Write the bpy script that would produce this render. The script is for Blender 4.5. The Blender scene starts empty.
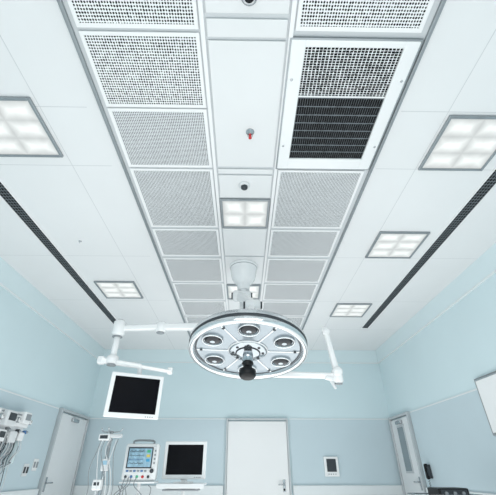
import bpy, bmesh, math, random
from mathutils import Vector, Matrix, Euler
random.seed(4)
sc=bpy.context.scene
COL=bpy.context.collection
# ---------------------------------------------------------------- materials
def lin(c): return tuple(((x/255.0)/12.92 if x/255.0<=0.04045 else ((x/255.0+0.055)/1.055)**2.4) for x in c)
def mat(name,rgb,rough=0.5,metal=0.0,var=0.03,scale=6.0,emit=0.0,spec=0.5):
    m=bpy.data.materials.new(name); m.use_nodes=True; nt=m.node_tree; b=nt.nodes['Principled BSDF']
    c=lin(rgb)
    n=nt.nodes.new('ShaderNodeTexNoise'); n.inputs['Scale'].default_value=scale; n.inputs['Detail'].default_value=3
    tc=nt.nodes.new('ShaderNodeTexCoord'); nt.links.new(tc.outputs['Object'],n.inputs['Vector'])
    r=nt.nodes.new('ShaderNodeValToRGB')
    r.color_ramp.elements[0].position=0.3; r.color_ramp.elements[1].position=0.7
    r.color_ramp.elements[0].color=tuple(max(0,x*(1-var)) for x in c)+(1,)
    r.color_ramp.elements[1].color=tuple(min(1,x*(1+var)) for x in c)+(1,)
    nt.links.new(n.outputs['Fac'],r.inputs['Fac']); nt.links.new(r.outputs['Color'],b.inputs['Base Color'])
    b.inputs['Roughness'].default_value=rough; b.inputs['Metallic'].default_value=metal
    b.inputs['Specular IOR Level'].default_value=spec
    if emit>0:
        nt.links.new(r.outputs['Color'],b.inputs['Emission Color']); b.inputs['Emission Strength'].default_value=emit
    return m
def math_node(nt,op,a,b=None,c=None):
    n=nt.nodes.new('ShaderNodeMath'); n.operation=op
    for i,v in enumerate((a,b,c)):
        if v is None: continue
        if isinstance(v,(int,float)): n.inputs[i].default_value=v
        else: nt.links.new(v,n.inputs[i])
    return n.outputs[0]
def dotted(name,base,hole,px,py,r,wob=0.0,square=False,ns=28):
    m=bpy.data.materials.new(name); m.use_nodes=True; nt=m.node_tree; b=nt.nodes['Principled BSDF']
    tc=nt.nodes.new('ShaderNodeTexCoord'); sp=nt.nodes.new('ShaderNodeSeparateXYZ'); nt.links.new(tc.outputs['Object'],sp.inputs[0])
    fx=math_node(nt,'SUBTRACT',math_node(nt,'FRACT',math_node(nt,'DIVIDE',sp.outputs[0],px)),0.5)
    fy=math_node(nt,'SUBTRACT',math_node(nt,'FRACT',math_node(nt,'DIVIDE',sp.outputs[1],py)),0.5)
    if square: d=math_node(nt,'MAXIMUM',math_node(nt,'ABSOLUTE',fx),math_node(nt,'ABSOLUTE',fy))
    else: d=math_node(nt,'SQRT',math_node(nt,'ADD',math_node(nt,'MULTIPLY',fx,fx),math_node(nt,'MULTIPLY',fy,fy)))
    if wob>0:
        n=nt.nodes.new('ShaderNodeTexNoise'); n.inputs['Scale'].default_value=ns; nt.links.new(tc.outputs['Object'],n.inputs['Vector'])
        d=math_node(nt,'ADD',d,math_node(nt,'MULTIPLY',math_node(nt,'SUBTRACT',n.outputs['Fac'],0.5),wob))
    k=math_node(nt,'LESS_THAN',d,r)
    mx=nt.nodes.new('ShaderNodeMix'); mx.data_type='RGBA'; nt.links.new(k,mx.inputs['Factor'])
    mx.inputs['A'].default_value=lin(base)+(1,); mx.inputs['B'].default_value=lin(hole)+(1,)
    nt.links.new(mx.outputs['Result'],b.inputs['Base Color']); b.inputs['Roughness'].default_value=0.6
    b.inputs['Specular IOR Level'].default_value=0.2
    return m
def diffuser_mat(name,strength,nx,ny,w,h):
    # prismatic lens over fluorescent tubes: cells bright, ribs between them dimmer
    m=bpy.data.materials.new(name); m.use_nodes=True; nt=m.node_tree; b=nt.nodes['Principled BSDF']
    tc=nt.nodes.new('ShaderNodeTexCoord'); sp=nt.nodes.new('ShaderNodeSeparateXYZ'); nt.links.new(tc.outputs['Object'],sp.inputs[0])
    def cell(o,n,s):
        f=math_node(nt,'FRACT',math_node(nt,'ADD',math_node(nt,'MULTIPLY',o,n/s),n*0.5))
        return math_node(nt,'SUBTRACT',0.5,math_node(nt,'ABSOLUTE',math_node(nt,'SUBTRACT',f,0.5)))
    dx=math_node(nt,'MULTIPLY',cell(sp.outputs[0],nx,w),w/nx); dy=math_node(nt,'MULTIPLY',cell(sp.outputs[1],ny,h),h/ny)
    d=math_node(nt,'MINIMUM',dx,dy)
    mr=nt.nodes.new('ShaderNodeMapRange'); nt.links.new(d,mr.inputs[0]); mr.inputs[1].default_value=0.0; mr.inputs[2].default_value=0.12
    mr.inputs[3].default_value=0.50; mr.inputs[4].default_value=1.12
    n=nt.nodes.new('ShaderNodeTexNoise'); n.inputs['Scale'].default_value=7; nt.links.new(tc.outputs['Object'],n.inputs['Vector'])
    st=math_node(nt,'MULTIPLY',math_node(nt,'MULTIPLY',mr.outputs[0],math_node(nt,'ADD',math_node(nt,'MULTIPLY',n.outputs['Fac'],0.5),0.75)),strength)
    b.inputs['Base Color'].default_value=(0.15,0.16,0.16,1); b.inputs['Emission Color'].default_value=(0.97,1.0,0.985,1)
    nt.links.new(st,b.inputs['Emission Strength']); return m
def ceiling_mat():
    m=mat('ceiling_paint',(229,231,232),0.6,0,0.012,1.5); nt=m.node_tree; b=nt.nodes['Principled BSDF']
    src=b.inputs['Base Color'].links[0].from_socket
    tc=nt.nodes.new('ShaderNodeTexCoord'); sp=nt.nodes.new('ShaderNodeSeparateXYZ'); nt.links.new(tc.outputs['Object'],sp.inputs[0])
    acc=None
    for ax,vals in ((0,(-1.62,1.63)),(1,(0.45,1.66,2.28,3.9,5.32,6.7))):
        for v in vals:
            k=math_node(nt,'COMPARE',sp.outputs[ax],v,0.0035)
            acc=k if acc is None else math_node(nt,'MAXIMUM',acc,k)
    ins=math_node(nt,'GREATER_THAN',math_node(nt,'ABSOLUTE',sp.outputs[0]),1.25)
    acc=math_node(nt,'MULTIPLY',math_node(nt,'MULTIPLY',acc,ins),0.30)
    mx=nt.nodes.new('ShaderNodeMix'); mx.data_type='RGBA'; nt.links.new(acc,mx.inputs['Factor']); nt.links.new(src,mx.inputs['A'])
    mx.inputs['B'].default_value=lin((120,130,136))+(1,); nt.links.new(mx.outputs['Result'],b.inputs['Base Color'])
    return m
M=dict(
 ceil=ceiling_mat(),
 panel=mat('ceiling_panel_white',(227,229,230),0.5,0,0.01,2),
 tbar=mat('grid_bar_white',(238,239,240),0.4,0,0.01,3),
 gap=mat('grid_gap_grey',(204,209,212),0.5,0,0.01,3),
 alu=mat('aluminium_edge',(150,157,161),0.35,0.6,0.03,8),
 wall=mat('wall_blue',(206,225,230),0.5,0,0.015,1.2),
 wallup=mat('wall_band_blue',(214,230,234),0.5,0,0.01,1.2),
 wains=mat('wall_guard_blue_grey',(193,210,217),0.45,0,0.015,1.5),
 rail=mat('bumper_rail',(224,230,232),0.45,0,0.01,3),
 floor=mat('vinyl_floor',(214,216,216),0.35,0,0.03,3),
 door=mat('door_white',(233,235,236),0.4,0,0.01,2),
 doorg=mat('door_grey',(222,226,228),0.4,0,0.015,2),
 frame=mat('door_frame_grey',(188,194,197),0.35,0.2,0.02,5),
 glass=mat('door_window_glass',(130,143,149),0.12,0,0.03,3),
 steel=mat('brushed_steel',(180,184,187),0.25,0.9,0.05,20),
 white=mat('enamel_white',(236,238,239),0.22,0,0.01,5),
 rim=mat('lamp_rim_satin_metal',(212,217,220),0.12,0.85,0.02,5),
 offw=mat('plastic_offwhite',(218,221,223),0.4,0,0.015,5),
 grey=mat('plastic_grey',(140,146,150),0.45,0,0.03,8),
 dgrey=mat('plastic_dark_grey',(58,63,68),0.45,0,0.05,8,0,0.3),
 black=mat('plastic_black',(12,13,16),0.4,0,0.1,8,0,0.3),
 screen=mat('screen_black',(4,4,10),0.35,0,0.1,3,0,0.12),
 red=mat('sprinkler_red',(190,30,35),0.3,0,0.05,10),
 blue=mat('plastic_blue',(70,115,165),0.4,0,0.05,10),
 lensd=mat('lens_dark_glass',(24,29,36),0.08,0.2,0.1,14,0,0.5),
 lensr=mat('lens_reflector',(178,185,190),0.13,0.95,0.04,10),
 face=mat('lamp_face_grey',(158,168,175),0.22,0.5,0.02,6),
 green=mat('trace_green',(60,160,120),0.4,0,0.05,10,0.2),
 yel=mat('trace_yellow',(190,175,90),0.4,0,0.05,10,0.2),
 cyan=mat('trace_cyan',(60,140,180),0.4,0,0.05,10,0.2),
 lcd=mat('lcd_pale_blue',(138,172,190),0.3,0,0.25,20,0.12),
 glassb=mat('bottle_clear',(205,222,226),0.1,0,0.03,6),
 perf=dotted('perforated_metal_coarse',(234,236,237),(24,27,30),0.0175,0.0195,0.335,0.5,False,60),
 perf2=dotted('perforated_metal_fine',(228,231,233),(52,57,62),0.0145,0.0145,0.345,0.08),
 grille=dotted('grille_dash_dark',(232,236,238),(8,9,12),0.026,0.018,0.40,0.3,True,50),
 grille2=dotted('grille_dark_fine',(105,112,117),(7,8,11),0.018,0.075,0.435,0.12,True),
 slot=dotted('slot_grille_dark',(110,117,122),(9,10,13),0.03,0.045,0.40,0,True),
)
# ---------------------------------------------------------------- mesh builder
class MB:
    def __init__(s): s.bm=bmesh.new(); s.mats=[]
    def mi(s,m):
        if m not in s.mats: s.mats.append(m)
        return s.mats.index(m)
    def add(s,b,m,smooth):
        i=s.mi(m)
        bmesh.ops.recalc_face_normals(b,faces=b.faces[:])
        for f in b.faces: f.material_index=i; f.smooth=smooth
        me=bpy.data.meshes.new('t'); b.to_mesh(me); b.free(); s.bm.from_mesh(me); bpy.data.meshes.remove(me); return s
    def box(s,c,d,m,rot=None,bev=0.0,seg=2):
        b=bmesh.new(); bmesh.ops.create_cube(b,size=1)
        for v in b.verts: v.co=Vector((v.co.x*d[0],v.co.y*d[1],v.co.z*d[2]))
        if bev>0: bmesh.ops.bevel(b,geom=b.edges[:],offset=min(bev,min(d)*0.45),segments=seg,affect='EDGES',profile=0.5)
        T=Matrix.Translation(Vector(c))
        if rot: T=T@Euler(rot).to_matrix().to_4x4()
        b.transform(T); return s.add(b,m,False)
    def lathe(s,prof,m,T=None,seg=40,smooth=True):
        b=bmesh.new(); rings=[]
        for r,z in prof:
            if r<1e-5: rings.append([b.verts.new((0,0,z))])
            else: rings.append([b.verts.new((r*math.cos(2*math.pi*i/seg),r*math.sin(2*math.pi*i/seg),z)) for i in range(seg)])
        for a,c in zip(rings,rings[1:]):
            for i in range(seg):
                j=(i+1)%seg
                if len(a)==1 and len(c)==1: continue
                if len(a)==1: b.faces.new((a[0],c[i],c[j]))
                elif len(c)==1: b.faces.new((a[i],a[j],c[0]))
                else: b.faces.new((a[i],a[j],c[j],c[i]))
        if T: b.transform(T)
        return s.add(b,m,smooth)
    def cyl(s,p1,p2,r1,m,r2=None,seg=24,bev=0.0):
        p1=Vector(p1);p2=Vector(p2); r2=r1 if r2 is None else r2; L=(p2-p1).length
        T=Matrix.Translation(p1)@(p2-p1).to_track_quat('Z','Y').to_matrix().to_4x4()
        e=min(bev,L*0.3,r1*0.5) if bev else min(0.004,L*0.2,r1*0.2)
        return s.lathe([(0,0),(r1-e,0),(r1,e),(r2,L-e),(max(r2-e,0.0002),L),(0,L)],m,T,seg)
    def tube(s,pts,r,m,n=6,seg=10,smoothc=True):
        P=[Vector(p) for p in pts]
        if smoothc and len(P)>2:
            Q=[]
            for i in range(len(P)-1):
                p0=P[max(i-1,0)];p1=P[i];p2=P[i+1];p3=P[min(i+2,len(P)-1)]
                for k in range(n):
                    t=k/n
                    Q.append(0.5*((2*p1)+(p2-p0)*t+(2*p0-5*p1+4*p2-p3)*t*t+(3*p1-p0-3*p2+p3)*t**3))
            Q.append(P[-1]); P=Q
        b=bmesh.new(); prev=None; up=Vector((0.13,0.31,0.94)).normalized()
        for i,p in enumerate(P):
            d=(P[min(i+1,len(P)-1)]-P[max(i-1,0)]).normalized()
            x=up.cross(d)
            if x.length<0.05: x=Vector((1,0,0)).cross(d)
            x.normalize(); y=d.cross(x); up=y if y.length>0 else up
            ring=[b.verts.new(p+x*(r*math.cos(2*math.pi*k/seg))+y*(r*math.sin(2*math.pi*k/seg))) for k in range(seg)]
            if prev:
                for k in range(seg): b.faces.new((prev[k],prev[(k+1)%seg],ring[(k+1)%seg],ring[k]))
            else: b.faces.new(ring)
            prev=ring
        b.faces.new(prev)
        return s.add(b,m,True)
    def beam(s,p1,p2,w1,h1,w2,h2,m,bev=0.01):
        p1=Vector(p1);p2=Vector(p2); L=(p2-p1).length
        b=bmesh.new(); bmesh.ops.create_cube(b,size=1)
        for v in b.verts:
            t=v.co.y+0.5; w=w1+(w2-w1)*t; h=h1+(h2-h1)*t
            v.co=Vector((v.co.x*w,t*L,v.co.z*h))
        bmesh.ops.bevel(b,geom=b.edges[:],offset=bev,segments=3,affect='EDGES',profile=0.5)
        d=(p2-p1).normalized(); x=d.cross(Vector((0,0,1))).normalized() if abs(d.z)<0.98 else Vector((1,0,0)); z=x.cross(d)
        R=Matrix((x,d,z)).transposed().to_4x4()
        b.transform(Matrix.Translation(p1)@R); return s.add(b,m,False)
    def ob(s,name,parent=None,loc=None,label=None):
        me=bpy.data.meshes.new(name); s.bm.to_mesh(me); s.bm.free()
        for m in s.mats: me.materials.append(m)
        o=bpy.data.objects.new(name,me); COL.objects.link(o)
        if parent: o.parent=parent
        if loc: o.location=loc
        if label: o['label']=label
        return o
def root(name,loc,label,cat,rot=(0,0,0),group=None):
    e=bpy.data.objects.new(name,None); e.empty_display_size=0.1; COL.objects.link(e); e.location=loc; e.rotation_euler=rot
    e['label']=label; e['category']=cat
    if group: e['group']=group
    return e
def thing(o,label,cat,group=None):
    o['label']=label; o['category']=cat
    if group: o['group']=group
    return o
def struct(o): o['kind']='structure'; return o
def dup(r,loc,rot=None):
    n=r.copy(); COL.objects.link(n); n.location=loc
    if rot: n.rotation_euler=rot
    for c in list(r.children):
        k=c.copy(); COL.objects.link(k); k.parent=n
        for g in list(c.children):
            q=g.copy(); COL.objects.link(q); q.parent=k
    return n
# ---------------------------------------------------------------- shell
XL,XR,YB,YR,H=-3.3,3.2,8.15,-2.6,3.6
struct(MB().box(((XL+XR)/2,(YB+YR)/2,-0.05),(XR-XL+0.4,YB-YR+0.4,0.1),M['floor']).ob('floor'))
struct(MB().box(((XL+XR)/2,(YB+YR)/2,H+0.05),(XR-XL+0.4,YB-YR+0.4,0.1),M['ceil']).ob('ceiling'))
struct(MB().box((XL-0.05,(YB+YR)/2,H/2),(0.1,YB-YR,H),M['wall']).ob('wall_left'))
struct(MB().box((XR+0.05,(YB+YR)/2,H/2),(0.1,YB-YR,H),M['wall']).ob('wall_right'))
struct(MB().box(((XL+XR)/2,YB+0.05,H/2),(XR-XL+0.2,0.1,H),M['wall']).ob('wall_back'))
struct(MB().box(((XL+XR)/2,YR-0.05,H/2),(XR-XL+0.2,0.1,H),M['wall']).ob('wall_rear'))
tn=[0]
def trim(mb):
    tn[0]+=1; return struct(mb.ob('trim_%d'%tn[0]))
zb=3.31
trim(MB().box((XL+0.012,(YB+YR)/2,(zb+H)/2),(0.024,YB-YR,H-zb),M['wallup']))
trim(MB().box((XR-0.012,(YB+YR)/2,(zb+H)/2),(0.024,YB-YR,H-zb),M['wallup']))
trim(MB().box(((XL+XR)/2,YB-0.012,(zb+H)/2),(XR-XL-0.05,0.024,H-zb),M['wallup']))
trim(MB().box((XL+0.016,(YB+YR)/2,zb-0.008),(0.032,YB-YR,0.016),M['rail']))
trim(MB().box((XR-0.016,(YB+YR)/2,zb-0.008),(0.032,YB-YR,0.016),M['rail']))
trim(MB().box(((XL+XR)/2,YB-0.016,zb-0.008),(XR-XL-0.07,0.032,0.016),M['rail']))
WT=2.11
def guardx(x,y0,y1):
    s=1 if x<0 else -1
    trim(MB().box((x+s*0.006,(y0+y1)/2,WT/2),(0.012,y1-y0,WT),M['wains']))
    trim(MB().box((x+s*0.008,(y0+y1)/2,WT+0.01),(0.016,y1-y0,0.02),M['rail']))
    trim(MB().box((x+s*0.03,(y0+y1)/2,0.87),(0.06,y1-y0,0.16),M['rail'],bev=0.015))
guardx(XL,YR,6.72); guardx(XR,YR,7.08)
def guardb(x0,x1):
    trim(MB().box(((x0+x1)/2,YB-0.006,WT/2),(x1-x0,0.012,WT),M['wains']))
    trim(MB().box(((x0+x1)/2,YB-0.008,WT+0.01),(x1-x0,0.016,0.02),M['rail']))
    trim(MB().box(((x0+x1)/2,YB-0.03,0.87),(x1-x0,0.06,0.16),M['rail'],bev=0.015))
guardb(XL+0.02,-0.36); guardb(1.0,XR-0.02)
d=MB(); x0,x1=-0.34,0.97
d.box(((x0+x1)/2,YB-0.02,1.03),(x1-x0-0.08,0.04,2.08),M['door'],bev=0.004)
for xx in (x0+0.018,x1-0.018): d.box((xx,YB-0.03,1.065),(0.036,0.06,2.13),M['frame'],bev=0.006)
d.box(((x0+x1)/2,YB-0.03,2.112),(x1-x0-0.07,0.06,0.036),M['frame'],bev=0.006)
d.box((0.83,YB-0.045,0.94),(0.05,0.012,0.2),M['steel'],bev=0.004)
d.cyl((0.83,YB-0.04,0.96),(0.83,YB-0.1,0.96),0.012,M['steel']); d.cyl((0.84,YB-0.1,0.96),(0.71,YB-0.1,0.96),0.011,M['steel'])
d.cyl((0.83,YB-0.04,0.88),(0.83,YB-0.055,0.88),0.02,M['black'])
struct(d.ob('door_1'))
def sidedoor(name,x,y0,y1,m,win):
    s=1 if x<0 else -1; d=MB(); ym=(y0+y1)/2
    d.box((x+s*0.02,ym,1.03),(0.04,y1-y0-0.09,2.08),m,bev=0.004)
    for yy in (y0+0.022,y1-0.022): d.box((x+s*0.035,yy,1.07),(0.07,0.044,2.14),M['frame'],bev=0.006)
    d.box((x+s*0.035,ym,2.115),(0.07,y1-y0-0.08,0.045),M['frame'],bev=0.006)
    if win:
        d.box((x+s*0.045,ym,1.55),(0.02,0.34,0.80),M['frame'],bev=0.005)
        d.box((x+s*0.05,ym,1.55),(0.02,0.27,0.73),M['glass'],bev=0.003)
    d.box((x+s*0.045,y0+0.14,1.0),(0.012,0.05,0.2),M['steel'],bev=0.004)
    d.cyl((x+s*0.04,y0+0.14,1.02),(x+s*0.1,y0+0.14,1.02),0.012,M['steel']); d.cyl((x+s*0.1,y0+0.13,1.02),(x+s*0.1,y0+0.27,1.02),0.011,M['steel'])
    d.box((x+s*0.06,ym,2.0),(0.05,0.28,0.06),M['steel'],bev=0.008)
    return struct(d.ob(name))
sidedoor('door_2',XL,6.76,8.06,M['doorg'],False)
sidedoor('door_3',XR,7.12,8.08,M['doorg'],True)
# ---------------------------------------------------------------- ceiling laminar field
GL,GR=-1.13,1.2
LX0,LX1=-1.085,-0.30; CX0,CX1=-0.255,0.275; RX0,RX1=0.32,1.145
rows=[(0.50,1.06),(1.10,1.63),(1.66,2.26),(2.30,3.20),(3.26,3.84),(3.92,4.58),(4.65,5.23),(5.31,5.92),(6.0,6.6),(6.68,7.28)]
trim(MB().box(((GL+GR)/2,3.9,H-0.004),(GR-GL,7.0,0.008),M['gap']))
for x in (GL,GR): trim(MB().box((x,3.9,H-0.015),(0.026,7.0,0.03),M['alu'],bev=0.004))
for x in ((LX1+CX0)/2,(CX1+RX0)/2): trim(MB().box((x,3.9,H-0.016),(0.030,7.0,0.018),M['tbar'],bev=0.004))
def perf_panel(x0,x1,y0,y1,m,lab):
    w,h=x1-x0-0.004,y1-y0+0.018
    r=root('perforated_ceiling_panel',((x0+x1)/2,(y0+y1)/2,H-0.008),lab,'ceiling panel',group='perforated air panels in the ceiling')
    MB().box((0,0,-0.006),(w-0.05,h-0.05,0.008),m).ob('perforated_sheet',r)
    fr=MB()
    for sx in (-1,1): fr.box((sx*(w/2-0.013),0,-0.008),(0.026,h,0.016),M['tbar'],bev=0.003)
    for sy in (-1,1): fr.box((0,sy*(h/2-0.013),-0.008),(w-0.05,0.026,0.016),M['tbar'],bev=0.003)
    fr.ob('frame',r)
for i,(a,b) in enumerate(rows):
    m=M['perf'] if i<2 else M['perf2']
    lab='white perforated metal ceiling panel with coarse dark holes' if i<2 else 'white perforated metal ceiling panel with fine holes'
    perf_panel(LX0,LX1,a,b,m,lab)
    if i not in (1,2): perf_panel(RX0,RX1,a,b,m,lab)
def plain(x0,x1,y0,y1):
    o=MB().box((0,0,-0.007),(x1-x0-0.012,y1-y0-0.012,0.014),M['panel'],bev=0.004).ob('blank_ceiling_panel',None,((x0+x1)/2,(y0+y1)/2,H-0.008))
    thing(o,'plain white metal ceiling panel between the air panels','ceiling panel','blank panels in the ceiling')
for a,b in ((0.42,0.98),(1.0,1.12),(1.13,2.26),(2.28,2.35),(2.36,2.69),(3.23,3.84),(3.86,4.64),(5.24,5.92),(5.94,6.6),(6.62,7.28)): plain(CX0,CX1,a,b)
# framed return grille
r=root('return_air_grille',(0.735,1.69,H-0.008),'white framed return air grille with dark mesh in two sections','air grille')
W_,L_=0.86,1.14
fr=MB()
for sx in (-1,1): fr.box((sx*(W_/2-0.05),0,-0.014),(0.10,L_,0.028),M['white'],bev=0.008)
fr.box((0,L_/2-0.06,-0.014),(W_-0.19,0.12,0.028),M['white'],bev=0.008); fr.box((0,-L_/2+0.022,-0.014),(W_-0.19,0.044,0.028),M['white'],bev=0.008)
for sx in (-1,1): fr.box((sx*(W_/2+0.006),0,-0.01),(0.012,L_+0.02,0.02),M['alu'])
for sy in (-1,1): fr.box((0,sy*(L_/2+0.006),-0.01),(W_,0.012,0.02),M['alu'])
for sx in (-1,1):
    for sy in (-0.3,0.3): fr.cyl((sx*(W_/2-0.03),sy,-0.026),(sx*(W_/2-0.03),sy,-0.032),0.01,M['steel'])
fr.ob('frame',r)
MB().box((0,-0.345,-0.008),(0.66,0.36,0.008),M['grille']).ob('mesh_insert',r,label='coarse black and white mesh section')
MB().box((0,0.15,-0.008),(0.66,0.62,0.008),M['grille2']).ob('mesh_insert',r,label='fine dark grey mesh section')
MB().box((0,-0.162,-0.012),(0.66,0.012,0.014),M['white'],bev=0.003).ob('divider_bar',r)
# linear slots
def slotd(x,y0,y1,lab):
    L=y1-y0; r=root('linear_slot_diffuser',(x,(y0+y1)/2,H),lab,'air vent',group='long slot air diffusers')
    m=MB()
    for sx in (-1,1): m.box((sx*0.067,0,-0.006),(0.010,L,0.012),M['tbar'],bev=0.003)
    for sy in (-1,1): m.box((0,sy*(L/2),-0.006),(0.144,0.012,0.012),M['tbar'],bev=0.003)
    m.ob('frame',r)
    m=MB().box((0,0,-0.002),(0.124,L-0.012,0.004),M['slot'])
    m.ob('slot_grille',r)
slotd(-2.48,0.6,6.47,'long black slot diffuser set in the white ceiling'); slotd(2.45,0.6,6.6,'long black slot diffuser set in the white ceiling')
# ceiling lights
def troffer(name,w,h,nx,ny,st,lab,grp):
    r=root(name,(0,0,H),lab,'ceiling light',group=grp)
    fr=MB()
    for sx in (-1,1): fr.box((sx*(w/2-0.012),0,-0.012),(0.024,h,0.024),M['alu'],bev=0.004)
    for sy in (-1,1): fr.box((0,sy*(h/2-0.012),-0.012),(w-0.045,0.024,0.024),M['alu'],bev=0.004)
    fr.ob('light_frame',r)
    MB().box((0,0,-0.008),(w-0.045,h-0.045,0.010),diffuser_mat(name+'_lens',st,nx,ny,w-0.05,h-0.05)).ob('diffuser',r)
    return r
ES=0.98
t=troffer('ceiling_light',0.61,0.59,2,3,ES,'square recessed fluorescent ceiling light with grey metal frame','square fluorescent ceiling lights')
t.location=(-1.955,1.87,H)
for p in ((-1.965,4.915),(1.955,1.98),(1.935,3.58),(1.91,5.68)): dup(t,(p[0],p[1],H))
t2=troffer('ceiling_light',0.53,0.50,2,2,ES,'small fluorescent light between the perforated panels','square fluorescent ceiling lights')
t2.location=(0.01,2.96,H-0.008)
t3=dup(t2,(0.0,4.94,H-0.008))
# sprinkler
r=root('ceiling_sprinkler',(0.045,1.86,H-0.022),'small chrome ceiling sprinkler with a red glass bulb','sprinkler')
MB().lathe([(0,0),(0.036,0),(0.034,-0.006),(0.018,-0.012),(0.012,-0.03),(0,-0.03)],M['steel']).ob('escutcheon',r)
MB().cyl((0,0,-0.03),(0,0,-0.07),0.011,M['red']).ob('glass_bulb',r,label='red glass bulb')
m=MB(); 
for sx in (-1,1): m.tube([(sx*0.012,0,-0.025),(sx*0.02,0,-0.05),(sx*0.004,0,-0.074)],0.003,M['steel'])
m.cyl((0,0,-0.072),(0,0,-0.078),0.014,M['red']); m.ob('deflector',r)
r=root('smoke_detector',(0.0,2.50,H-0.022),'round grey ceiling detector on a blank panel','smoke detector')
MB().lathe([(0,0),(0.055,0),(0.055,-0.012),(0.05,-0.02),(0,-0.02)],M['offw']).ob('base',r)
MB().lathe([(0,-0.02),(0.034,-0.02),(0.032,-0.04),(0.018,-0.052),(0,-0.054)],M['dgrey']).ob('sensor_head',r)
r=root('ceiling_sensor',(0.02,0.88,H-0.022),'small round dark fitting on the ceiling panel','sensor')
MB().lathe([(0,0),(0.05,0),(0.05,-0.01),(0.042,-0.016),(0,-0.016)],M['steel']).ob('base_ring',r)
MB().lathe([(0,-0.016),(0.032,-0.016),(0.026,-0.032),(0,-0.038)],M['black']).ob('lens_dome',r)
o=thing(MB().lathe([(0,0),(0.018,0),(0.016,-0.008),(0.007,-0.012),(0.006,-0.03),(0,-0.03)],M['steel'],seg=20).ob('sprinkler_nozzle',None,(-2.05,3.55,H)),'tiny metal nozzle in the plain ceiling','sprinkler')
# ---------------------------------------------------------------- central boom with surgical light
CY=4.12
r=root('surgical_light',(0.0,CY,H-0.022),'white multi-lens surgical light hanging on a jointed ceiling arm','surgical light')
m=MB().lathe([(0,0),(0.195,0),(0.198,-0.012),(0.195,-0.024),(0.182,-0.030),(0.180,-0.08),(0.172,-0.14),(0.155,-0.20),(0.130,-0.245),(0.100,-0.275),(0.085,-0.29),(0.082,-0.36),(0.07,-0.37),(0,-0.37)],M['white'],seg=56)
m.lathe([(0.181,-0.027),(0.185,-0.031),(0.185,-0.037),(0.179,-0.040)],M['grey']); m.ob('ceiling_canopy',r)
m=MB().cyl((0,0,-0.34),(0,0,-1.47),0.05,M['white'])
for z in (-0.88,-1.38): m.cyl((0,0,z),(0,0,z-0.09),0.08,M['white'],bev=0.012); m.cyl((0,0,z-0.09),(0,0,z-0.10),0.07,M['grey'])
m.ob('column',r)
HP=Vector((0.05,3.32-CY,2.205-(H-0.022)))   # head centre relative to root
m=MB()
m.beam((-0.05,0.02,-0.44),(0.11,-0.40,-0.74),0.12,0.13,0.10,0.10,M['white'],0.035)
m.cyl((-0.14,0.0,-0.45),(0.10,0.0,-0.45),0.075,M['white'],bev=0.025); m.cyl((0.10,0.0,-0.45),(0.118,0.0,-0.45),0.045,M['dgrey']); m.cyl((-0.158,0.0,-0.45),(-0.14,0.0,-0.45),0.045,M['dgrey'])
m.cyl((0.02,-0.41,-0.76),(0.20,-0.41,-0.76),0.068,M['white'],bev=0.02); m.cyl((0.20,-0.41,-0.76),(0.22,-0.41,-0.76),0.045,M['dgrey']); m.cyl((0.0,-0.41,-0.76),(0.02,-0.41,-0.76),0.045,M['dgrey'])
m.beam((0.10,-0.41,-0.78),(HP.x,HP.y+0.02,HP.z+0.20),0.085,0.09,0.075,0.085,M['white'],0.025)
m.ob('spring_arm',r)
TILT=math.radians(-12)
R=0.57
mb=MB().lathe([(0,0.14),(0.12,0.14),(0.16,0.12),(0.40,0.10),(R-0.05,0.08)],M['white'],seg=96)
mb.lathe([(R-0.05,0.08),(R-0.012,0.062),(R,0.04),(R,-0.050),(R-0.010,-0.068),(R-0.025,-0.074),(R-0.042,-0.066),(R-0.052,-0.03)],M['rim'],seg=96)
mb.lathe([(R-0.052,-0.03),(0.36,-0.036),(0.2,-0.034),(0,-0.034)],M['face'],seg=96)
mb.lathe([(R+0.001,0.016),(R+0.006,0.006),(R+0.006,-0.006),(R+0.001,-0.016)],M['dgrey'],seg=96)
mb.lathe([(R-0.004,-0.056),(R+0.005,-0.062),(R-0.008,-0.073)],M['white'],seg=96)
mb.lathe([(R-0.054,-0.030),(R-0.062,-0.036),(R-0.070,-0.031)],M['dgrey'],seg=96)
mb.cyl((0,0,0.12),(0,0,0.24),0.07,M['white'],bev=0.015)
for k in range(6):
    a=math.radians(60*k); u=Vector((math.cos(a),math.sin(a),0))
    mb.beam(u*0.19+Vector((0,0,-0.036)),u*0.50+Vector((0,0,-0.034)),0.014,0.014,0.014,0.014,M['white'],0.003)
    mb.cyl(u*0.455+Vector((0,0,-0.034)),u*0.455+Vector((0,0,-0.046)),0.014,M['dgrey'],seg=12)
head=mb.ob('lamp_head',r); head.location=HP; head.rotation_euler=(TILT,math.radians(1.5),0)
for k in range(6):
    a=math.radians(30+60*k); c=Vector((0.385*math.cos(a),0.385*math.sin(a),-0.034))
    m=MB(); T=Matrix.Translation(c)
    m.lathe([(0.098,0.0),(0.102,-0.012),(0.098,-0.020),(0.092,-0.022),(0.088,-0.012)],M['rim'],T)
    m.lathe([(0.088,-0.012),(0.085,-0.006),(0.081,-0.004)],M['lensr'],T)
    m.lathe([(0.081,-0.004),(0.076,-0.014),(0.052,-0.026),(0.024,-0.031)],M['lensd'],T)
    m.lathe([(0.024,-0.031),(0.016,-0.035),(0,-0.037)],M['lensr'],T,seg=20)
    m.ob('lens_lamp',head)
m=MB(); m.lathe([(0.185,-0.03),(0.185,-0.045),(0.17,-0.058),(0.12,-0.062),(0.10,-0.075),(0.06,-0.08),(0,-0.08)],M['lensr'])
m.lathe([(0.19,-0.03),(0.196,-0.038),(0.185,-0.046)],M['white']); m.lathe([(0.118,-0.062),(0.122,-0.066),(0.11,-0.071)],M['dgrey'])
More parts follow.
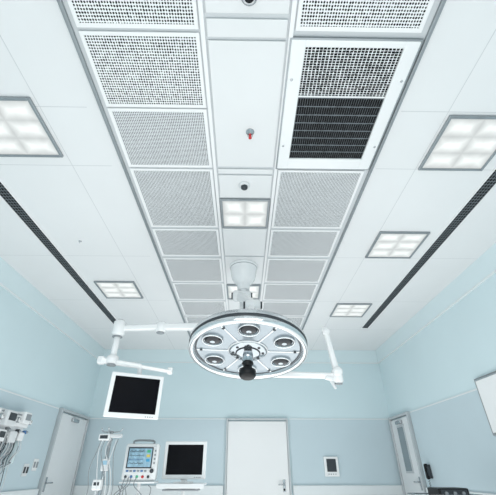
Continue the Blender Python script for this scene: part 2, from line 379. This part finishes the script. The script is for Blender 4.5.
for k in range(8):
    a=2*math.pi*k/8; m.cyl((0.145*math.cos(a),0.145*math.sin(a),-0.058),(0.145*math.cos(a),0.145*math.sin(a),-0.066),0.014,M['dgrey'],seg=12)
m.lathe([(0.05,-0.07),(0.05,-0.16),(0.03,-0.17)],M['lensr'],seg=24)
m.ob('centre_hub',head)
MB().lathe([(0,-0.155),(0.050,-0.155),(0.056,-0.17),(0.042,-0.185),(0.042,-0.21),(0.065,-0.23),(0.078,-0.245),(0.078,-0.285),(0.062,-0.305),(0.03,-0.315),(0,-0.315)],M['black']).ob('handle',head,label='black sterile grip handle')
MB().tube([(R*0.96*math.cos(math.radians(a)),R*0.96*math.sin(math.radians(a))+0.0,0.12+0.05*math.sin(math.radians(a))) for a in range(20,161,14)],0.016,M['white']).ob('grab_rail',head)
# ---------------------------------------------------------------- left boom and hanging monitor
r=root('ceiling_monitor_arm',(-0.09,CY,2.69),'white jointed boom arm carrying a hanging monitor','monitor arm')
m=MB(); m.beam((0.04,0,0.02),(-0.95,-0.02,0.0),0.10,0.095,0.085,0.08,M['white'],0.025); m.beam((-0.88,-0.02,0.0),(-1.42,-0.04,-0.03),0.08,0.07,0.07,0.065,M['white'],0.02)
m.cyl((-0.93,-0.02,-0.07),(-0.93,-0.02,0.06),0.062,M['white'],bev=0.015); m.cyl((-0.93,-0.02,-0.08),(-0.93,-0.02,-0.07),0.05,M['grey'])
m.ob('boom_arm',r)
m=MB().cyl((-1.44,-0.04,-0.13),(-1.44,-0.04,0.07),0.075,M['white'],bev=0.025); m.cyl((-1.44,-0.04,-0.142),(-1.44,-0.04,-0.13),0.06,M['grey']); m.cyl((-1.44,-0.04,0.07),(-1.44,-0.04,0.08),0.04,M['grey'])
m.ob('elbow_joint',r)
m=MB().cyl((-1.44,-0.04,-0.13),(-1.44,-0.04,-0.42),0.036,M['white']); m.cyl((-1.44,-0.04,-0.36),(-1.44,-0.04,-0.46),0.07,M['white'],bev=0.02); m.cyl((-1.44,-0.04,-0.46),(-1.44,-0.04,-0.475),0.055,M['grey'])
m.ob('drop_tube',r)
m=MB().beam((-1.56,-0.06,-0.42),(-1.10,0.02,-0.47),0.08,0.06,0.075,0.055,M['white'],0.02); m.beam((-1.14,0.02,-0.47),(-0.76,0.1,-0.51),0.065,0.04,0.06,0.035,M['white'],0.012)
m.box((-0.78,0.1,-0.50),(0.06,0.05,0.08),M['white'],bev=0.012); m.box((-1.56,-0.06,-0.42),(0.08,0.08,0.09),M['white'],bev=0.02)
m.ob('carrier_bracket',r)
m=MB().cyl((-1.12,0.02,-0.48),(-1.12,0.06,-0.66),0.026,M['offw']); m.box((-1.12,0.04,-0.68),(0.1,0.06,0.1),M['grey'],rot=(0,0,math.radians(26)),bev=0.01); m.ob('monitor_mount',r)
r=root('hanging_monitor',(-1.20,4.10,1.895),'flat monitor with white bezel and black screen hung from a boom','monitor',rot=(math.radians(4),0,math.radians(26)))
def flatmon(r,w,h,bz,bm):
    m=MB().box((0,0.0,0),(w,0.035,h),bm,bev=0.012,seg=3); m.box((0,0.03,0),(w*0.7,0.04,h*0.7),bm,bev=0.015); m.ob('casing',r)
    MB().box((0,-0.0185,0.004),(w-2*bz,0.004,h-2*bz),M['screen'],bev=0.001).ob('screen',r,label='black switched-off screen')
    for k in range(4): MB().cyl((w*0.25+k*0.025,-0.017,-h/2+bz*0.45),(w*0.25+k*0.025,-0.021,-h/2+bz*0.45),0.006,M['grey'],seg=12).ob('control_button',r)
flatmon(r,0.585,0.455,0.044,M['white'])
# right boom
r=root('camera_arm',(0.05,CY,2.14),'white jointed arm with a free upper end','support arm')
m=MB().beam((0.0,0,0.0),(1.02,-0.12,-0.05),0.08,0.07,0.07,0.06,M['white'],0.02); m.ob('lower_arm',r)
m=MB().cyl((1.02,-0.12,-0.13),(1.02,-0.12,0.02),0.06,M['white'],bev=0.018); m.cyl((1.02,-0.12,-0.14),(1.02,-0.12,-0.13),0.045,M['grey']); m.cyl((1.02,-0.05,-0.01),(1.02,-0.19,-0.01),0.055,M['white'],bev=0.015)
m.ob('elbow_joint',r)
m=MB().beam((1.02,-0.12,-0.02),(0.955,-0.12,0.45),0.07,0.085,0.055,0.06,M['white'],0.02); m.cyl((0.955,-0.165,0.46),(0.955,-0.075,0.46),0.042,M['white']); m.box((0.94,-0.12,0.495),(0.07,0.05,0.05),M['white'],bev=0.012); m.ob('upper_arm',r)
m=MB().beam((1.02,-0.12,-0.10),(0.88,-0.14,-0.07),0.055,0.04,0.055,0.04,M['white'],0.01); m.beam((0.94,-0.12,-0.09),(0.98,-0.14,-0.19),0.045,0.035,0.035,0.03,M['offw'],0.008); m.ob('end_bracket',r)
# ---------------------------------------------------------------- equipment on stands
def stand(r,zt,base=0.28,col=M['steel']):
    m=MB().cyl((0,0,0.09),(0,0,zt),0.022,col); m.ob('pole',r)
    m=MB(); m.cyl((0,0,0.07),(0,0,0.12),0.05,M['offw'])
    for k in range(5):
        a=2*math.pi*k/5; u=Vector((math.cos(a),math.sin(a),0)); m.beam(u*0.02+Vector((0,0,0.095)),u*base+Vector((0,0,0.075)),0.04,0.035,0.03,0.025,M['offw'],0.006)
    m.ob('base',r)
    for k in range(5):
        a=2*math.pi*k/5; u=Vector((math.cos(a),math.sin(a),0))*base
        MB().cyl(u+Vector((-0.012,0,0.032)),u+Vector((0.012,0,0.032)),0.032,M['black'],seg=18).ob('caster',r)
r=root('monitor_trolley',(-0.78,5.56,0),'white wheeled trolley with a shelf under the monitor','trolley')
stand(r,1.035,0.24,M['white'])
m=MB().box((0,-0.10,1.045),(0.60,0.42,0.022),M['white'],bev=0.008); m.box((0,-0.312,1.03),(0.60,0.015,0.05),M['offw'],bev=0.005); m.ob('shelf',r)
m=MB().box((0,-0.16,0.985),(0.46,0.22,0.02),M['grey'],bev=0.006); m.box((-0.2,-0.16,1.01),(0.012,0.2,0.05),M['offw']); m.box((0.2,-0.16,1.01),(0.012,0.2,0.05),M['offw']); m.ob('keyboard_tray',r)
r=root('desktop_monitor',(-0.78,5.5,1.317),'flat monitor with white bezel and black screen on a trolley','monitor')
flatmon(r,0.58,0.44,0.046,M['white'])
MB().box((0,0.04,-0.235),(0.08,0.04,0.12),M['white'],bev=0.01).box((0,0.02,-0.253),(0.24,0.18,0.012),M['white'],bev=0.005).ob('foot',r)
# patient monitor
r=root('patient_monitor',(-1.32,5.3,1.29),'white vital signs monitor with pale lit display and keys','patient monitor',rot=(0,0,math.radians(6)))
m=MB().box((0,0,0),(0.43,0.17,0.41),M['white'],bev=0.03,seg=4); m.box((0,-0.085,0.025),(0.385,0.012,0.30),M['offw'],bev=0.01); m.ob('casing',r)
MB().box((-0.015,-0.090,0.045),(0.32,0.008,0.235),M['dgrey'],bev=0.002).ob('display_bezel',r)
MB().box((-0.015,-0.095,0.045),(0.29,0.006,0.205),M['lcd'],bev=0.002).ob('display',r,label='lit pale blue vital signs display')
for j,(mm,z) in enumerate((('dgrey',0.11),('dgrey',0.065),('blue',0.02),('dgrey',-0.02))):
    pts=[]
    for i in range(26):
        x=-0.15+i*0.0072; ph=i%7; dz={2:0.012,3:0.03 if j==0 else 0.016,4:-0.008}.get(ph,0); pts.append((x,-0.100,z+dz*0.7))
    MB().tube(pts,0.0024,M[mm],smoothc=False,seg=5).ob('trace_line',r)
for j,mm in enumerate(('green','yel','cyan')): MB().box((0.09,-0.099,0.115-0.05*j),(0.045,0.003,0.03),M[mm]).ob('readout_block',r)
for i in range(6): MB().box((-0.15+i*0.045,-0.093,-0.10),(0.032,0.012,0.02),M['grey' if i%2 else 'blue'],bev=0.003).ob('key',r)
for i in range(4): MB().box((0.173,-0.095,0.12-i*0.045),(0.020,0.01,0.022),M['grey'],bev=0.003).ob('key',r)
MB().cyl((0.155,-0.085,-0.10),(0.155,-0.11,-0.10),0.024,M['dgrey']).ob('rotary_knob',r)
for i in range(5): MB().cyl((-0.16+i*0.07,-0.08,-0.162),(-0.16+i*0.07,-0.105,-0.162),0.016,M[['dgrey','blue','green','red','dgrey'][i]],seg=16).ob('cable_socket',r)
MB().tube([(-0.12,0,0.19),(-0.12,0,0.24),(0.12,0,0.24),(0.12,0,0.19)],0.012,M['grey'],n=4).ob('carry_handle',r)
for a,b,c in ((-0.16,-0.20,-0.7),(-0.12,-0.25,-0.5),(-0.09,-0.28,-0.6),(-0.02,0.08,-0.5)):
    MB().tube([(a,-0.10,-0.162),(a-0.01,-0.16,-0.25),(b,-0.17,c*0.7),(b+0.05,-0.15,c),(b+0.1,-0.14,c*0.6),(b+0.06,-0.14,-0.25)],0.005,M['grey']).ob('sensor_cable',r)
r=root('monitor_stand',(-1.32,5.33,0),'white equipment stand with a tray under the vital signs monitor','equipment stand')
stand(r,1.06,0.22,M['white'])
m=MB().box((0,0,1.068),(0.44,0.28,0.018),M['white'],bev=0.006); m.ob('tray',r)
m=MB().box((0,0,0.86),(0.40,0.26,0.12),M['offw'],bev=0.015); m.box((0,-0.132,0.86),(0.32,0.006,0.07),M['grey'],bev=0.002); m.cyl((0.14,-0.13,0.86),(0.14,-0.15,0.86),0.018,M['dgrey']); m.ob('drawer_box',r)
# drip stand
r=root('infusion_stand',(-1.60,4.75,0),'steel infusion stand with hooks, small pump and tubing','infusion stand')
stand(r,1.60,0.22)
for p in ((-0.10,0),(0.10,0),(0,-0.1)):
    MB().tube([(0,0,1.585),(p[0],p[1],1.595),(p[0]*1.3,p[1]*1.3,1.63)],0.007,M['steel']).ob('hook',r)
m=MB().box((-0.05,-0.05,1.53),(0.13,0.09,0.07),M['white'],bev=0.012); m.box((-0.05,-0.097,1.53),(0.09,0.005,0.035),M['dgrey']); m.box((0.08,-0.05,1.545),(0.14,0.06,0.04),M['offw'],bev=0.01); m.ob('pump_unit',r)
for k,(a,b) in enumerate(((-0.08,-0.14),(-0.06,-0.05),(-0.03,0.02),(0.02,0.10),(0.05,0.08),(0.10,0.05),(0.12,0.13))):
    MB().tube([(a,-0.07,1.51),(a-0.02,-0.09,1.38),(b,-0.10,1.2),(b+0.03,-0.09,1.0),(b-0.02,-0.07,0.8)],0.0045,M['offw' if k%2 else 'grey']).ob('drip_tube',r)
m=MB().box((0.02,-0.06,1.25),(0.08,0.07,0.12),M['offw'],bev=0.012); m.box((0.02,-0.097,1.27),(0.05,0.004,0.04),M['lcd']); m.ob('clamp_unit',r)
m=MB().box((-0.03,-0.05,1.06),(0.10,0.08,0.10),M['white'],bev=0.012); m.box((-0.03,-0.092,1.07),(0.06,0.004,0.03),M['dgrey']); m.ob('syringe_pump',r)
# gas / suction unit on left wall
r=root('wall_suction_unit',(XL+0.013,5.32,1.75),'white wall-mounted gas and suction unit with gauges and hoses','medical gas unit')
m=MB().box((0.06,0,0.05),(0.12,0.78,0.18),M['white'],bev=0.02); m.box((0.122,0,0.11),(0.012,0.70,0.02),M['grey'],bev=0.004); m.box((0.05,0,-0.09),(0.09,0.66,0.14),M['offw'],bev=0.015)
m.box((0.11,-0.20,0.03),(0.18,0.22,0.19),M['offw'],bev=0.02); m.box((0.203,-0.20,0.05),(0.006,0.16,0.09),M['dgrey'],bev=0.002); m.box((0.09,0.22,0.08),(0.17,0.18,0.16),M['white'],bev=0.02); m.box((0.178,0.22,0.09),(0.006,0.12,0.08),M['grey'],bev=0.002); m.box((0.09,0.05,-0.17),(0.12,0.16,0.14),M['offw'],bev=0.015)
m.box((0.09,-0.22,-0.17),(0.12,0.18,0.14),M['white'],bev=0.015); m.box((0.153,-0.22,-0.16),(0.006,0.12,0.07),M['dgrey'],bev=0.002); m.box((0.08,0.27,-0.15),(0.11,0.13,0.11),M['white'],bev=0.015); m.ob('housing',r)
for i,y in enumerate((-0.35,-0.04,0.05,0.355)):
    m=MB().cyl((0.12,y,0.04),(0.16,y,0.04),0.036,M['steel']); m.cyl((0.16,y,0.04),(0.164,y,0.04),0.029,M['white']); m.box((0.166,y,0.05),(0.003,0.006,0.028),M['black'],rot=(0.6-0.3*i,0,0)); m.ob('gauge',r)
for i,y in enumerate((-0.34,-0.09,0.16,0.35)):
    m=MB().cyl((0.09,y,-0.09),(0.14,y,-0.09),0.024,M[['dgrey','grey','dgrey','blue'][i]],seg=16); m.cyl((0.14,y,-0.09),(0.16,y,-0.09),0.014,M['steel'],seg=16); m.ob('valve_knob',r)
for i in range(22):
    y=-0.35+i*0.030; dz=-(0.45+0.45*random.random()); w1=random.uniform(-0.08,0.05)
    MB().tube([(0.10,y,-0.12),(0.14,y+w1,-0.3),(0.11,y-0.05,-0.45),(0.14+0.03*random.random(),y-0.1,dz),(0.08,y-0.16,dz-0.05),(0.05,y-0.14+w1,-0.45),(0.07,y-0.04,-0.14)],random.choice((0.004,0.005,0.007)),M[['offw','dgrey','grey','offw','dgrey','offw','grey'][i%7]]).ob('hose',r)
m=MB().lathe([(0,-0.48),(0.045,-0.48),(0.05,-0.46),(0.05,-0.28),(0.035,-0.26),(0.035,-0.17),(0,-0.17)],M['glassb'],Matrix.Translation((0.07,0.29,0))); m.ob('suction_jar',r)
def plate(loc,s,lab,cat,name,mm,km,n):
    r=root(name,loc,lab,cat)
    MB().box((0.006*s,0,0),(0.012,0.14,0.16),mm,bev=0.004).ob('plate',r)
    for i in range(n): MB().box((0.016*s,-0.04+0.08*i/(max(n-1,1)),0.0),(0.012,0.04,0.08),km,bev=0.003).ob('rocker',r)
plate((XL+0.013,6.45,1.27),1,'white switch plate on the wall guard beside the door','switch','light_switch',M['white'],M['grey'],2)
plate((XL+0.013,6.2,1.20),1,'dark socket plate on the wall guard beside the door','socket','wall_socket',M['offw'],M['dgrey'],2)
r=root('wall_control_panel',(1.80,YB-0.013,1.26),'white-framed wall control panel with a dark display','control panel')
MB().box((0,-0.02,0),(0.29,0.04,0.34),M['white'],bev=0.012).ob('housing',r)
MB().box((0,-0.042,0.02),(0.19,0.006,0.22),M['dgrey'],bev=0.002).ob('display',r,label='dark glass display')
for i in range(4): MB().cyl((-0.07+i*0.046,-0.04,-0.13),(-0.07+i*0.046,-0.046,-0.13),0.01,M['grey'],seg=12).ob('button',r)
r=root('wall_film_viewer',(XR-0.013,4.38,1.90),'flat white wall-mounted film viewer with grey metal frame','film viewer')
MB().box((-0.014,0,0),(0.028,0.92,0.68),M['grey'],bev=0.008).ob('housing',r)
MB().box((-0.030,-0.0,0.0),(0.006,0.86,0.62),M['white'],bev=0.002).ob('viewing_panel',r)
MB().box((-0.034,0,0.312),(0.014,0.86,0.018),M['steel'],bev=0.004).ob('clip_rail',r)
r=root('wall_telephone',(XR-0.013,6.85,1.18),'black wall telephone with handset and coiled cord','telephone')
MB().box((-0.03,0,0),(0.06,0.12,0.2),M['dgrey'],bev=0.012).ob('body',r)
MB().beam((-0.085,-0.035,0.10),(-0.085,-0.035,-0.10),0.035,0.035,0.035,0.035,M['black'],0.01).box((-0.07,-0.035,0.085),(0.05,0.045,0.05),M['black'],bev=0.01).box((-0.07,-0.035,-0.085),(0.05,0.045,0.05),M['black'],bev=0.01).ob('handset',r)
MB().tube([(-0.07-0.012*math.cos(i*1.2),-0.035+0.012*math.sin(i*1.2),-0.11-i*0.006) for i in range(40)],0.003,M['black'],n=2,seg=6).ob('cord',r)
r=root('instrument_trolley',(2.42,5.0,0),'steel wheeled instrument trolley with raised edge','trolley')
for sx in (-1,1):
    for sy in (-1,1): MB().cyl((sx*0.33,sy*0.2,0.06),(sx*0.33,sy*0.2,0.93),0.014,M['steel']).ob('leg',r)
MB().box((0,0,0.90),(0.72,0.46,0.02),M['steel'],bev=0.006).ob('top_tray',r)
MB().box((0,0,0.35),(0.70,0.44,0.02),M['steel'],bev=0.006).ob('lower_shelf',r)
MB().tube([(-0.34,-0.22,0.955),(0.34,-0.22,0.955),(0.34,0.22,0.955),(-0.34,0.22,0.955),(-0.34,-0.22,0.955)],0.007,M['steel'],smoothc=False).ob('rail',r)
for sx in (-1,1):
    for sy in (-1,1): MB().cyl((sx*0.33-0.012,sy*0.2,0.035),(sx*0.33+0.012,sy*0.2,0.035),0.035,M['black'],seg=18).ob('caster',r)
r=root('electrosurgical_unit',(2.48,5.0,0.912),'black electrosurgical unit with knobs on a steel trolley','medical device')
MB().box((0,0,0.055),(0.36,0.30,0.11),M['black'],bev=0.015).ob('casing',r)
MB().box((0,-0.152,0.06),(0.31,0.006,0.07),M['dgrey'],bev=0.002).ob('front_panel',r)
for k in (-0.1,0.0,0.1): MB().cyl((k,-0.153,0.06),(k,-0.18,0.06),0.018,M['grey'],seg=18).ob('knob',r)
# ---------------------------------------------------------------- light
w=bpy.data.worlds.new('w'); sc.world=w; w.use_nodes=True; w.node_tree.nodes['Background'].inputs[0].default_value=(0.9,0.95,1,1); w.node_tree.nodes['Background'].inputs[1].default_value=0.3
def area(loc,rot,sx,sy,p,c=(1.0,0.99,0.975)):
    l=bpy.data.lights.new('added_fill_light','AREA'); l.shape='RECTANGLE'; l.size=sx; l.size_y=sy; l.energy=p; l.color=c
    o=bpy.data.objects.new('added_fill_light',l); COL.objects.link(o); o.location=loc; o.rotation_euler=rot; return o
area((0,4.0,0.15),(math.pi,0,0),4.6,7.0,158)  # added fill near the floor, facing up; no fixture of the room
area((0,-1.4,3.4),(math.radians(28),0,0),4,1.5,150)  # added fill behind the camera, out of view, in place of rear fixtures
# ---------------------------------------------------------------- camera
f=340.0; th=math.atan(222.5/f); psi=math.atan(6*math.cos(th)/f)
cd=bpy.data.cameras.new('camera'); cd.sensor_width=36; cd.sensor_fit='HORIZONTAL'; cd.lens=f/496*36; cd.clip_start=0.05
cam=bpy.data.objects.new('camera',cd); COL.objects.link(cam); cam.location=(0,0,1.2); cam.rotation_euler=(math.pi/2+th,0,-psi)
sc.camera=cam
sc.view_settings.view_transform='Standard'; sc.view_settings.look='None'; sc.view_settings.exposure=0.0
